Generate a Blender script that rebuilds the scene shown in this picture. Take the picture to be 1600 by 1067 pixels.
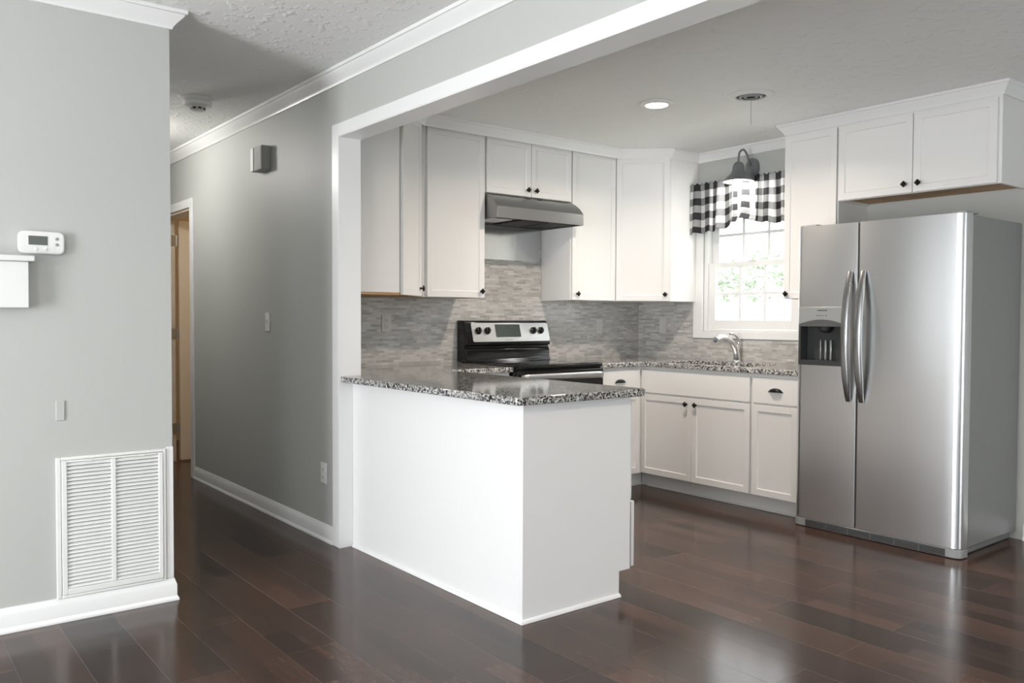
import bpy, bmesh, math, random
from mathutils import Vector, Matrix
random.seed(7)
sc = bpy.context.scene
C = sc.collection
PI = math.pi
for o in list(bpy.data.objects):
    bpy.data.objects.remove(o)

# ------------------------------------------------------------------ camera
cd = bpy.data.cameras.new('camera')
cam = bpy.data.objects.new('camera', cd); C.objects.link(cam)
cd.sensor_width = 36.0
cd.lens = 1309.83 * 36.0 / 1600.0
cd.clip_start = 0.05
FW = Vector((-0.78633955, 0.61717595, -0.02763983))
RT = Vector((0.61732506, 0.78669908, 0.00378573))
UP = Vector((-0.02408069, 0.01408589, 0.99961078))
M = Matrix((RT, UP, -FW)).transposed().to_4x4()
M.translation = Vector((2.57988657, -2.08242157, 1.22037958))
cam.matrix_world = M
sc.camera = cam

# ------------------------------------------------------------------ world, light, exposure
w = bpy.data.worlds.new('world'); sc.world = w
w.use_nodes = True
bg = w.node_tree.nodes['Background']
bg.inputs[0].default_value = (0.93, 0.97, 1.0, 1)
bg.inputs[1].default_value = 5.6
vs = sc.view_settings
vs.view_transform = 'Standard'
try: vs.look = 'None'
except Exception: pass
vs.gamma = 1.0
vs.exposure = 0.0
vs.use_curve_mapping = False


def area(name, loc, aim, sx, sy, energy, col=(1, 1, 1), spread=180):
    l = bpy.data.lights.new(name, 'AREA')
    l.shape = 'RECTANGLE'; l.size = sx; l.size_y = sy
    l.energy = energy; l.color = col
    l.spread = math.radians(spread)
    o = bpy.data.objects.new(name, l); C.objects.link(o)
    o.location = loc
    d = Vector(aim)
    o.rotation_euler = d.to_track_quat('-Z', 'Y').to_euler()
    return o


def point(name, loc, energy, col=(1, 1, 1), r=0.03):
    l = bpy.data.lights.new(name, 'POINT')
    l.energy = energy; l.color = col; l.shadow_soft_size = r
    o = bpy.data.objects.new(name, l); C.objects.link(o); o.location = loc
    return o


# daylight through the living room's glazed door, and an added unseen window as fill
area('daylight_glazed_door', (0.30, -4.55, 1.02), (0, 1, 0), 1.0, 1.8, 118, (0.96, 0.98, 1.0))
area('fill_added_window', (2.90, -4.55, 1.40), (-0.1, 1, -0.06), 1.2, 1.3, 52, (0.96, 0.98, 1.0))  # added fill for the base cabinets and fridge front

# ------------------------------------------------------------------ materials
def mat(name, col, rough=0.5, metal=0.0, coat=0.0, spec=None, emit=None, es=0):
    m = bpy.data.materials.new(name); m.use_nodes = True
    b = m.node_tree.nodes['Principled BSDF']
    b.inputs['Base Color'].default_value = (*col, 1)
    b.inputs['Roughness'].default_value = rough
    b.inputs['Metallic'].default_value = metal
    b.inputs['Coat Weight'].default_value = coat
    b.inputs['Coat Roughness'].default_value = 0.08
    if spec is not None: b.inputs['Specular IOR Level'].default_value = spec
    if emit:
        b.inputs['Emission Color'].default_value = (*emit, 1)
        b.inputs['Emission Strength'].default_value = es
    return m


def nodes(m): return m.node_tree.nodes, m.node_tree.links, m.node_tree.nodes['Principled BSDF']


def bump_noise(m, scale, strength, dist=0.002, detail=4, vec=None, ramp=None):
    n, l, b = nodes(m)
    tc = n.new('ShaderNodeTexCoord'); mp = n.new('ShaderNodeMapping')
    if vec: mp.inputs['Scale'].default_value = vec
    t = n.new('ShaderNodeTexNoise'); t.inputs['Scale'].default_value = scale
    t.inputs['Detail'].default_value = detail
    bp = n.new('ShaderNodeBump'); bp.inputs['Strength'].default_value = strength
    bp.inputs['Distance'].default_value = dist
    l.new(tc.outputs['Object'], mp.inputs[0]); l.new(mp.outputs[0], t.inputs[0])
    src = t.outputs[0]
    if ramp:
        r = n.new('ShaderNodeValToRGB'); l.new(src, r.inputs[0]); src = r.outputs[0]
        r.color_ramp.elements[0].position, r.color_ramp.elements[1].position = ramp
    l.new(src, bp.inputs['Height']); l.new(bp.outputs[0], b.inputs['Normal'])
    return m


def vary(m, c1, c2, scale=3.0, detail=3, vec=None, lo=0.35, hi=0.65):
    n, l, b = nodes(m)
    tc = n.new('ShaderNodeTexCoord'); mp = n.new('ShaderNodeMapping')
    if vec: mp.inputs['Scale'].default_value = vec
    t = n.new('ShaderNodeTexNoise'); t.inputs['Scale'].default_value = scale; t.inputs['Detail'].default_value = detail
    r = n.new('ShaderNodeValToRGB')
    r.color_ramp.elements[0].position = lo; r.color_ramp.elements[1].position = hi
    r.color_ramp.elements[0].color = (*c1, 1); r.color_ramp.elements[1].color = (*c2, 1)
    l.new(tc.outputs['Object'], mp.inputs[0]); l.new(mp.outputs[0], t.inputs[0])
    l.new(t.outputs[0], r.inputs[0]); l.new(r.outputs[0], b.inputs['Base Color'])
    return m


WALL = bump_noise(mat('gray_wall_paint', (0.49, 0.495, 0.475), 0.5), 260, 0.12, 0.001)
CEIL = bump_noise(mat('textured_ceiling_paint', (0.86, 0.86, 0.85), 0.7), 22, 0.42, 0.010, 5, ramp=(0.54, 0.74))
TRIM = mat('white_trim_paint', (0.83, 0.83, 0.825), 0.32)
CAB = bump_noise(mat('white_cabinet_paint', (0.80, 0.792, 0.78), 0.38), 90, 0.05, 0.001)
PANEL = mat('white_peninsula_paint', (0.84, 0.84, 0.84), 0.42)
RAWWOOD = vary(mat('raw_plywood', (0.45, 0.28, 0.14), 0.6), (0.38, 0.22, 0.10), (0.55, 0.36, 0.19), 4, 4, (1, 1, 8))
BLACK = mat('black_knob_metal', (0.012, 0.012, 0.012), 0.32, 0.6)
ENAMEL = mat('black_enamel', (0.006, 0.006, 0.006), 0.12, spec=0.32)
GLASSTOP = mat('black_ceramic_glass', (0.006, 0.006, 0.007), 0.05)
DISPLAY = mat('oven_display', (0.05, 0.065, 0.06), 0.12)
CHROME = mat('chrome', (0.82, 0.82, 0.83), 0.09, 1.0)
GUN = mat('gray_lamp_metal', (0.22, 0.23, 0.24), 0.32, 0.6)
DARKPL = mat('dark_gray_plastic', (0.035, 0.037, 0.038), 0.35)
GRAYPL = mat('gray_plastic', (0.30, 0.31, 0.31), 0.4)
WHITEPL = mat('white_plastic', (0.80, 0.80, 0.78), 0.35)
TILEPL = mat('greige_cover_plastic', (0.60, 0.58, 0.55), 0.4)
SLOT = mat('dark_slot', (0.02, 0.02, 0.02), 0.6)
LCD = mat('gray_lcd', (0.13, 0.145, 0.135), 0.2)
FRSIDE = bump_noise(mat('gray_textured_enamel', (0.27, 0.275, 0.275), 0.36, 0.35), 700, 0.2, 0.0006)
WOODDOOR = mat('cream_door_paint', (0.72, 0.62, 0.50), 0.4)
HINGE = mat('satin_hinge_metal', (0.62, 0.58, 0.5), 0.35, 0.9)
LENS = mat('lit_lamp_lens', (1, 1, 1), 0.5, emit=(1.0, 0.93, 0.82), es=14)
BULB = mat('lit_bulb', (1, 1, 1), 0.5, emit=(1.0, 0.98, 0.95), es=60)
GRASS = vary(mat('lawn', (0.2, 0.3, 0.12), 0.9), (0.16, 0.26, 0.10), (0.30, 0.40, 0.18), 6)
LEAF = mat('leaf_green', (0.38, 0.42, 0.35), 0.6)
BARK = mat('bark', (0.12, 0.09, 0.06), 0.9)


def steel(name, col, rough, stretch, aniso=0.0, rot=0.0, bump=0.0):
    m = mat(name, col, rough, 1.0)
    n, l, b = nodes(m)
    tc = n.new('ShaderNodeTexCoord'); mp = n.new('ShaderNodeMapping'); mp.inputs['Scale'].default_value = stretch
    t = n.new('ShaderNodeTexNoise'); t.inputs['Scale'].default_value = 1.0; t.inputs['Detail'].default_value = 3
    r = n.new('ShaderNodeMapRange'); r.inputs[3].default_value = rough - 0.03; r.inputs[4].default_value = rough + 0.03
    l.new(tc.outputs['Object'], mp.inputs[0]); l.new(mp.outputs[0], t.inputs[0])
    l.new(t.outputs[0], r.inputs[0]); l.new(r.outputs[0], b.inputs['Roughness'])
    b.inputs['Anisotropic'].default_value = aniso
    b.inputs['Anisotropic Rotation'].default_value = rot
    if aniso:
        tg = n.new('ShaderNodeTangent'); tg.direction_type = 'RADIAL'; tg.axis = 'Z'
        l.new(tg.outputs[0], b.inputs['Tangent'])
    if bump:
        bp = n.new('ShaderNodeBump'); bp.inputs['Strength'].default_value = bump; bp.inputs['Distance'].default_value = 0.001
        l.new(t.outputs[0], bp.inputs['Height']); l.new(bp.outputs[0], b.inputs['Normal'])
    return m


STEEL = steel('brushed_stainless', (0.69, 0.70, 0.715), 0.29, (3, 3, 220), 0.4, 0.25)
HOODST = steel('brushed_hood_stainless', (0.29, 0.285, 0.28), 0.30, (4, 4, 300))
PLATE = steel('stainless_wall_plate', (0.55, 0.56, 0.56), 0.13, (3, 3, 60))
HANDLE = steel('brushed_handle_metal', (0.36, 0.365, 0.37), 0.26, (300, 300, 6))


def granite():
    m = mat('speckled_granite', (0.4, 0.4, 0.4), 0.07)
    n, l, b = nodes(m)
    tc = n.new('ShaderNodeTexCoord')
    v = n.new('ShaderNodeTexVoronoi'); v.inputs['Scale'].default_value = 150
    r = n.new('ShaderNodeValToRGB'); r.color_ramp.interpolation = 'CONSTANT'
    e = r.color_ramp.elements
    e[0].position = 0; e[0].color = (0.02, 0.02, 0.022, 1)
    e[1].position = 0.17; e[1].color = (0.14, 0.135, 0.13, 1)
    for p, c in ((0.38, (0.34, 0.33, 0.32)), (0.62, (0.58, 0.57, 0.55)), (0.86, (0.74, 0.73, 0.71))):
        x = e.new(p); x.color = (*c, 1)
    sx = n.new('ShaderNodeSeparateColor')
    l.new(tc.outputs['Object'], v.inputs['Vector']); l.new(v.outputs['Color'], sx.inputs[0])
    l.new(sx.outputs[0], r.inputs[0])
    t = n.new('ShaderNodeTexNoise'); t.inputs['Scale'].default_value = 45; t.inputs['Detail'].default_value = 3
    r2 = n.new('ShaderNodeValToRGB')
    r2.color_ramp.elements[0].position = 0.35; r2.color_ramp.elements[0].color = (0.45, 0.45, 0.46, 1)
    r2.color_ramp.elements[1].position = 0.6; r2.color_ramp.elements[1].color = (1, 1, 1, 1)
    mx = n.new('ShaderNodeMix'); mx.data_type = 'RGBA'; mx.blend_type = 'MULTIPLY'; mx.inputs[0].default_value = 0.8
    l.new(tc.outputs['Object'], t.inputs['Vector']); l.new(t.outputs[0], r2.inputs[0])
    l.new(r.outputs[0], mx.inputs[6]); l.new(r2.outputs[0], mx.inputs[7])
    l.new(mx.outputs[2], b.inputs['Base Color'])
    return m


GRANITE = granite()


def mosaic(name, axis):
    m = mat(name, (0.5, 0.5, 0.48), 0.22)
    n, l, b = nodes(m)
    tc = n.new('ShaderNodeTexCoord'); s = n.new('ShaderNodeSeparateXYZ'); c = n.new('ShaderNodeCombineXYZ')
    l.new(tc.outputs['Object'], s.inputs[0])
    l.new(s.outputs[axis], c.inputs[0]); l.new(s.outputs[2], c.inputs[1])
    cols = []
    bks = []
    for (wd, off, c1, c2) in ((0.082, 0.37, (0.30, 0.29, 0.275), (0.70, 0.68, 0.65)), (0.047, 0.61, (0.38, 0.365, 0.35), (0.60, 0.59, 0.57))):
        bk = n.new('ShaderNodeTexBrick')
        bk.inputs['Scale'].default_value = 1.0
        bk.inputs['Brick Width'].default_value = wd
        bk.inputs['Row Height'].default_value = 0.0155
        bk.inputs['Mortar Size'].default_value = 0.0009
        bk.inputs['Mortar Smooth'].default_value = 0.1
        bk.inputs['Bias'].default_value = 0.0
        bk.offset = off; bk.offset_frequency = 2 if wd > 0.06 else 3
        bk.squash = 0.8; bk.squash_frequency = 3
        bk.inputs['Color1'].default_value = (*c1, 1); bk.inputs['Color2'].default_value = (*c2, 1)
        bk.inputs['Mortar'].default_value = (0.50, 0.49, 0.47, 1)
        l.new(c.outputs[0], bk.inputs['Vector']); bks.append(bk)
    t = n.new('ShaderNodeTexNoise'); t.inputs['Scale'].default_value = 5; t.inputs['Detail'].default_value = 2
    mx = n.new('ShaderNodeMix'); mx.data_type = 'RGBA'; mx.inputs[0].default_value = 0.45
    l.new(bks[0].outputs[0], mx.inputs[6]); l.new(bks[1].outputs[0], mx.inputs[7])
    l.new(mx.outputs[2], b.inputs['Base Color'])
    bp = n.new('ShaderNodeBump'); bp.inputs['Strength'].default_value = 0.25; bp.inputs['Distance'].default_value = 0.002; bp.invert = True
    l.new(bks[0].outputs['Fac'], bp.inputs['Height']); l.new(bp.outputs[0], b.inputs['Normal'])
    return m


MOSY = mosaic('strip_mosaic_stove', 1)
MOSX = mosaic('strip_mosaic_window', 0)


def planks():
    m = mat('dark_laminate_planks', (0.07, 0.045, 0.035), 0.2)
    n, l, b = nodes(m)
    tc = n.new('ShaderNodeTexCoord'); mp = n.new('ShaderNodeMapping')
    mp.inputs['Location'].default_value = (0.28, -0.118 + 0.1975 * 30, 0)
    bk = n.new('ShaderNodeTexBrick')
    bk.inputs['Scale'].default_value = 1.0
    bk.inputs['Brick Width'].default_value = 1.22
    bk.inputs['Row Height'].default_value = 0.1975
    bk.inputs['Mortar Size'].default_value = 0.0012
    bk.inputs['Mortar Smooth'].default_value = 0.4
    bk.offset = 0.37; bk.offset_frequency = 2; bk.squash = 1.0
    bk.inputs['Color1'].default_value = (0.038, 0.024, 0.019, 1)
    bk.inputs['Color2'].default_value = (0.092, 0.050, 0.036, 1)
    bk.inputs['Mortar'].default_value = (0.12, 0.09, 0.075, 1)  # lighter seams: highlights of the bevelled plank edges put into the colour
    l.new(tc.outputs['Object'], mp.inputs[0]); l.new(mp.outputs[0], bk.inputs['Vector'])
    mp2 = n.new('ShaderNodeMapping'); mp2.inputs['Scale'].default_value = (1.6, 16, 1)
    t = n.new('ShaderNodeTexNoise'); t.inputs['Scale'].default_value = 2.2; t.inputs['Detail'].default_value = 6; t.inputs['Roughness'].default_value = 0.65
    l.new(tc.outputs['Object'], mp2.inputs[0]); l.new(mp2.outputs[0], t.inputs[0])
    r = n.new('ShaderNodeValToRGB')
    r.color_ramp.elements[0].position = 0.35; r.color_ramp.elements[0].color = (0.72, 0.72, 0.72, 1)
    r.color_ramp.elements[1].position = 0.68; r.color_ramp.elements[1].color = (1.12, 1.09, 1.08, 1)
    l.new(t.outputs[0], r.inputs[0])
    mx = n.new('ShaderNodeMix'); mx.data_type = 'RGBA'; mx.blend_type = 'MULTIPLY'; mx.inputs[0].default_value = 1.0
    b2 = n.new('ShaderNodeTexBrick'); b2.inputs['Scale'].default_value = 1.0
    b2.inputs['Brick Width'].default_value = 0.53; b2.inputs['Row Height'].default_value = 0.09875
    b2.inputs['Mortar Size'].default_value = 0.0; b2.offset = 0.43; b2.offset_frequency = 2
    b2.inputs['Color1'].default_value = (0.62, 0.64, 0.66, 1); b2.inputs['Color2'].default_value = (1.35, 1.28, 1.25, 1)
    l.new(mp.outputs[0], b2.inputs['Vector'])
    mz = n.new('ShaderNodeMix'); mz.data_type = 'RGBA'; mz.blend_type = 'MULTIPLY'; mz.inputs[0].default_value = 1.0
    l.new(bk.outputs[0], mz.inputs[6]); l.new(b2.outputs[0], mz.inputs[7])
    l.new(mz.outputs[2], mx.inputs[6]); l.new(r.outputs[0], mx.inputs[7])
    l.new(mx.outputs[2], b.inputs['Base Color'])
    rr = n.new('ShaderNodeMapRange'); rr.inputs[3].default_value = 0.13; rr.inputs[4].default_value = 0.22; b.inputs['Specular IOR Level'].default_value = 0.35
    l.new(t.outputs[0], rr.inputs[0]); l.new(rr.outputs[0], b.inputs['Roughness'])
    bp = n.new('ShaderNodeBump'); bp.inputs['Strength'].default_value = 0.35; bp.inputs['Distance'].default_value = 0.0015; bp.invert = True
    l.new(bk.outputs['Fac'], bp.inputs['Height'])
    bp2 = n.new('ShaderNodeBump'); bp2.inputs['Strength'].default_value = 0.04; bp2.inputs['Distance'].default_value = 0.002
    l.new(t.outputs[0], bp2.inputs['Height']); l.new(bp.outputs[0], bp2.inputs['Normal'])
    l.new(bp2.outputs[0], b.inputs['Normal'])
    return m


FLOOR = planks()


def check_cloth():
    m = mat('buffalo_check_cloth', (0.8, 0.8, 0.8), 0.9)
    n, l, b = nodes(m)
    uv = n.new('ShaderNodeUVMap'); s = n.new('ShaderNodeSeparateXYZ'); l.new(uv.outputs[0], s.inputs[0])
    fs = []
    for k, off in ((0, 0.0), (1, 0.0)):
        a = n.new('ShaderNodeMath'); a.operation = 'ADD'; a.inputs[1].default_value = off
        d = n.new('ShaderNodeMath'); d.operation = 'DIVIDE'; d.inputs[1].default_value = 0.108
        f = n.new('ShaderNodeMath'); f.operation = 'FRACT'
        g = n.new('ShaderNodeMath'); g.operation = 'GREATER_THAN'; g.inputs[1].default_value = 0.5
        l.new(s.outputs[k], a.inputs[0]); l.new(a.outputs[0], d.inputs[0]); l.new(d.outputs[0], f.inputs[0]); l.new(f.outputs[0], g.inputs[0])
        fs.append(g)
    ad = n.new('ShaderNodeMath'); ad.operation = 'ADD'; l.new(fs[0].outputs[0], ad.inputs[0]); l.new(fs[1].outputs[0], ad.inputs[1])
    hf = n.new('ShaderNodeMath'); hf.operation = 'MULTIPLY'; hf.inputs[1].default_value = 0.5; l.new(ad.outputs[0], hf.inputs[0])
    r = n.new('ShaderNodeValToRGB'); r.color_ramp.interpolation = 'CONSTANT'
    e = r.color_ramp.elements
    e[0].position = 0; e[0].color = (0.82, 0.82, 0.81, 1)
    e[1].position = 0.25; e[1].color = (0.30, 0.30, 0.30, 1)
    x = e.new(0.75); x.color = (0.022, 0.022, 0.024, 1)
    l.new(hf.outputs[0], r.inputs[0]); l.new(r.outputs[0], b.inputs['Base Color'])
    tr = n.new('ShaderNodeBsdfTranslucent'); l.new(r.outputs[0], tr.inputs[0])
    ms = n.new('ShaderNodeMixShader'); ms.inputs[0].default_value = 0.28
    out = n['Material Output']
    l.new(b.outputs[0], ms.inputs[1]); l.new(tr.outputs[0], ms.inputs[2]); l.new(ms.outputs[0], out.inputs[0])
    return m


CHECK = check_cloth()


def pane():
    m = bpy.data.materials.new('window_glass'); m.use_nodes = True
    n = m.node_tree.nodes; l = m.node_tree.links
    n.remove(n['Principled BSDF'])
    t = n.new('ShaderNodeBsdfTransparent'); t.inputs[0].default_value = (0.96, 0.97, 0.965, 1)
    g = n.new('ShaderNodeBsdfGlossy'); g.inputs['Roughness'].default_value = 0.02
    ms = n.new('ShaderNodeMixShader'); ms.inputs[0].default_value = 0.06
    l.new(t.outputs[0], ms.inputs[1]); l.new(g.outputs[0], ms.inputs[2]); l.new(ms.outputs[0], n['Material Output'].inputs[0])
    return m


PANE = pane()

# ------------------------------------------------------------------ mesh helpers
def nb(): return bmesh.new()


def box(bm, x0, x1, y0, y1, z0, z1):
    x0, x1 = sorted((x0, x1)); y0, y1 = sorted((y0, y1)); z0, z1 = sorted((z0, z1))
    v = [bm.verts.new(p) for p in ((x0, y0, z0), (x1, y0, z0), (x1, y1, z0), (x0, y1, z0), (x0, y0, z1), (x1, y0, z1), (x1, y1, z1), (x0, y1, z1))]
    for f in ((0, 3, 2, 1), (4, 5, 6, 7), (0, 1, 5, 4), (1, 2, 6, 5), (2, 3, 7, 6), (3, 0, 4, 7)):
        bm.faces.new([v[i] for i in f])
    return bm


def B(*a): return box(nb(), *a)


def prism(bm, pts, a0, a1, axis='z'):
    """polygon pts extruded along axis; pts are the two other coordinates in xyz order"""
    def P(p, a):
        return {'z': (p[0], p[1], a), 'x': (a, p[0], p[1]), 'y': (p[0], a, p[1])}[axis]
    A = [bm.verts.new(P(p, a0)) for p in pts]; D = [bm.verts.new(P(p, a1)) for p in pts]
    n = len(pts)
    for i in range(n):
        j = (i + 1) % n
        bm.faces.new((A[i], A[j], D[j], D[i]))
    bm.faces.new(A[::-1]); bm.faces.new(D)
    bmesh.ops.recalc_face_normals(bm, faces=bm.faces)
    return bm


def lathe(bm, prof, c=(0, 0, 0), axis='z', seg=32, caps=True):
    rings = []
    for r, h in prof:
        ring = []
        for i in range(seg):
            a = 2 * PI * i / seg
            u, v = r * math.cos(a), r * math.sin(a)
            p = {'z': (u, v, h), 'y': (u, h, v), 'x': (h, u, v)}[axis]
            ring.append(bm.verts.new((p[0] + c[0], p[1] + c[1], p[2] + c[2])))
        rings.append(ring)
    for k in range(len(rings) - 1):
        for i in range(seg):
            j = (i + 1) % seg
            bm.faces.new((rings[k][i], rings[k][j], rings[k + 1][j], rings[k + 1][i]))
    if caps:
        bm.faces.new(rings[0][::-1]); bm.faces.new(rings[-1])
    bmesh.ops.recalc_face_normals(bm, faces=bm.faces)
    return bm


def tube(bm, pts, rad, seg=12, flat=1.0, ref=(0, 0, 1)):
    pts = [Vector(p) for p in pts]
    n = len(pts); rings = []
    for i, p in enumerate(pts):
        d = (pts[min(i + 1, n - 1)] - pts[max(i - 1, 0)]).normalized()
        rf = Vector(ref)
        if abs(d.dot(rf)) > 0.98: rf = Vector((1, 0, 0))
        s = d.cross(rf).normalized(); t = s.cross(d).normalized()
        r = rad[i] if isinstance(rad, (list, tuple)) else rad
        rings.append([bm.verts.new(p + s * r * math.cos(2 * PI * k / seg) + t * r * flat * math.sin(2 * PI * k / seg)) for k in range(seg)])
    for a in range(n - 1):
        for k in range(seg):
            j = (k + 1) % seg
            bm.faces.new((rings[a][k], rings[a][j], rings[a + 1][j], rings[a + 1][k]))
    bm.faces.new(rings[0][::-1]); bm.faces.new(rings[-1])
    bmesh.ops.recalc_face_normals(bm, faces=bm.faces)
    return bm


def curve_pts(ctrl, n=8):
    """Catmull-Rom through control points"""
    P = [Vector(p) for p in ctrl]; P = [P[0] * 2 - P[1]] + P + [P[-1] * 2 - P[-2]]
    out = []
    for i in range(1, len(P) - 2):
        for k in range(n):
            t = k / n
            a, b, c, d = P[i - 1], P[i], P[i + 1], P[i + 2]
            out.append(0.5 * ((2 * b) + (c - a) * t + (2 * a - 5 * b + 4 * c - d) * t * t + (3 * b - a - 3 * c + d) * t ** 3))
    out.append(P[-2]); return out


def sweep(bm, prof, path, closed_prof=True):
    """prof: (out, z), out to the RIGHT of the path direction; path: 2D points, mitred"""
    n = len(path); rings = []
    P = [Vector(p) for p in path]
    for i in range(n):
        d0 = (P[i] - P[i - 1]).normalized() if i > 0 else None
        d1 = (P[i + 1] - P[i]).normalized() if i < n - 1 else None
        d0 = d0 or d1; d1 = d1 or d0
        n0 = Vector((d0.y, -d0.x)); n1 = Vector((d1.y, -d1.x))
        m = (n0 + n1); m = m / max(0.2, (1 + n0.dot(n1)))
        rings.append([bm.verts.new((P[i].x + m.x * o, P[i].y + m.y * o, z)) for o, z in prof])
    k = len(prof)
    for i in range(n - 1):
        for a in range(k):
            b = (a + 1) % k
            bm.faces.new((rings[i][a], rings[i][b], rings[i + 1][b], rings[i + 1][a]))
    bm.faces.new(rings[0]); bm.faces.new(rings[-1][::-1])
    bmesh.ops.recalc_face_normals(bm, faces=bm.faces)
    return bm


def obj(name, bm, m, parent=None, bevel=0.0, seg=2, smooth=35, loc=None):
    me = bpy.data.meshes.new(name); bm.to_mesh(me); bm.free()
    me.materials.append(m)
    if smooth:
        me.polygons.foreach_set('use_smooth', [True] * len(me.polygons))
        me.set_sharp_from_angle(angle=math.radians(smooth))
    o = bpy.data.objects.new(name, me); C.objects.link(o)
    if parent: o.parent = parent
    if loc: o.location = loc
    if bevel:
        b = o.modifiers.new('bevel', 'BEVEL'); b.width = bevel; b.segments = seg; b.limit_method = 'ANGLE'; b.angle_limit = math.radians(40)
        b.harden_normals = False
    return o


def cut(o, cutters):
    """boolean holes baked into the mesh"""
    for cb in cutters:
        me = bpy.data.meshes.new('cutter'); cb.to_mesh(me); cb.free()
        c = bpy.data.objects.new('cutter', me); C.objects.link(c)
        md = o.modifiers.new('hole', 'BOOLEAN'); md.object = c; md.operation = 'DIFFERENCE'; md.solver = 'EXACT'
        bevs = [q for q in o.modifiers if q.type == 'BEVEL']
        for q in bevs: q.show_viewport = False
        par = o.parent; o.parent = None
        bpy.context.view_layer.update()
        ev = o.evaluated_get(bpy.context.evaluated_depsgraph_get())
        new = bpy.data.meshes.new_from_object(ev)
        o.modifiers.remove(md)
        for q in bevs: q.show_viewport = True
        o.parent = par
        old = o.data; o.data = new; new.name = old.name
        bpy.data.objects.remove(c); bpy.data.meshes.remove(me)
    return o


def tag(o, label, cat, group=None):
    o['label'] = label; o['category'] = cat
    if group: o['group'] = group
    return o


def thing(name, label, cat, loc=(0, 0, 0), rot=0.0, group=None):
    o = bpy.data.objects.new(name, None); C.objects.link(o)
    o.empty_display_size = 0.1
    o.location = loc; o.rotation_euler = (0, 0, rot)
    return tag(o, label, cat, group)


def struct(name, bm, m, bevel=0.0, parent=None, smooth=35):
    o = obj(name, bm, m, parent, bevel, smooth=smooth)
    if not parent: o['kind'] = 'structure'
    return o


# ------------------------------------------------------------------ dimensions
XW, YW = -2.216, 3.01          # stove wall, window wall
YH = -0.064                    # hall wall / header face
YJ = 0.047                     # kitchen side of that wall
XJ = -1.449                    # jamb of the opening
XL = -1.1475                   # left wall face
YL = -1.013                    # its corner at the hall
CL, CK = 2.515, 2.475          # living and kitchen ceilings
XR, YB = 4.6, -4.62            # right wall, wall behind the camera
XE = -6.0                      # end of the hall
CT = 0.912                     # countertop

# ------------------------------------------------------------------ room shell
struct('floor', B(XE - 0.2, XR + 0.2, YB - 0.2, YW + 0.2, -0.1, 0), FLOOR)
b = nb(); box(b, XE - 0.2, XR + 0.2, YB - 0.2, YH, CL, CL + 0.1)
struct('ceiling', b, CEIL)
struct('ceiling_kitchen', B(XE - 0.2, XR + 0.2, YJ, YW + 0.2, CK, CK + 0.14), CEIL)
# left wall (solid block between the living room and the hall's other side)
b = nb(); box(b, XL - 0.115, XL, YB, YL, 0, CL - 0.001); box(b, XE, XL - 0.115, YL - 0.115, YL, 0, CL - 0.001)
struct('wall_left', b, WALL)
# hall wall with door opening
DX0, DX1, DZ = -4.74, -3.93, 2.05
b = nb()
box(b, DX1, XJ, YH, YJ, 0, CL - 0.001); box(b, XE, DX0, YH, YJ, 0, CL - 0.001); box(b, DX0, DX1, YH, YJ, DZ, CL - 0.001)
struct('wall_hall', b, WALL)
struct('wall_header', B(XJ, XR, YH, YJ, 2.1687, CL - 0.001), WALL)
struct('wall_hall_end', B(XE - 0.1, XE, YL - 0.115, YJ, 0, CL - 0.001), WALL)
struct('wall_stove', B(XW - 0.11, XW - 0.007, YJ, YW + 0.15, 0, CK - 0.001), WALL)
# window wall
WX0, WX1, WZ0, WZ1 = -1.545, -0.70, 1.13, 2.13
b = nb()
box(b, XW - 0.11, WX0, YW, YW + 0.13, 0, CK - 0.001); box(b, WX1, XR, YW, YW + 0.13, 0, CK - 0.001)
box(b, WX0, WX1, YW, YW + 0.13, 0, WZ0); box(b, WX0, WX1, YW, YW + 0.13, WZ1, CK - 0.001)
struct('wall_window', b, WALL)
# right wall; its unseen window and glazed kitchen door are added to let light in
b = nb()
for y0, y1, z0, z1 in ((YB, -3.85, 0, CL), (-3.85, -2.15, 0, 0.65), (-3.85, -2.15, 2.05, CL), (-2.15, YH, 0, CL), (YH, YJ, 0, 2.1687), (YJ, 0.6, 0, CK), (0.6, 2.1, 2.0, CK), (2.1, YW, 0, CK)):
    box(b, XR, XR + 0.13, y0, y1, z0, z1 - 0.001)
struct('wall_right', b, WALL)
# wall behind the camera with the glazed door and the added fill window
b = nb()
for x0, x1, z0, z1 in ((XL - 0.115, -0.25, 0, CL), (-0.25, 0.85, 2.1, CL), (0.85, 2.25, 0, CL), (2.25, 3.55, 0, 0.8), (2.25, 3.55, 2.1, CL), (3.55, XR, 0, CL)):
    box(b, x0, x1, YB - 0.13, YB, z0, z1 - 0.001)
struct('wall_front', b, WALL)
# room behind the hall door
b = nb(); box(b, XE, XW - 0.2, 2.3, 2.4, 0, CK - 0.001); box(b, XE - 0.1, XE, YJ, 2.4, 0, CK - 0.001)
struct('wall_bedroom', b, mat('warm_bedroom_paint', (0.62, 0.50, 0.36), 0.6))


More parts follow.
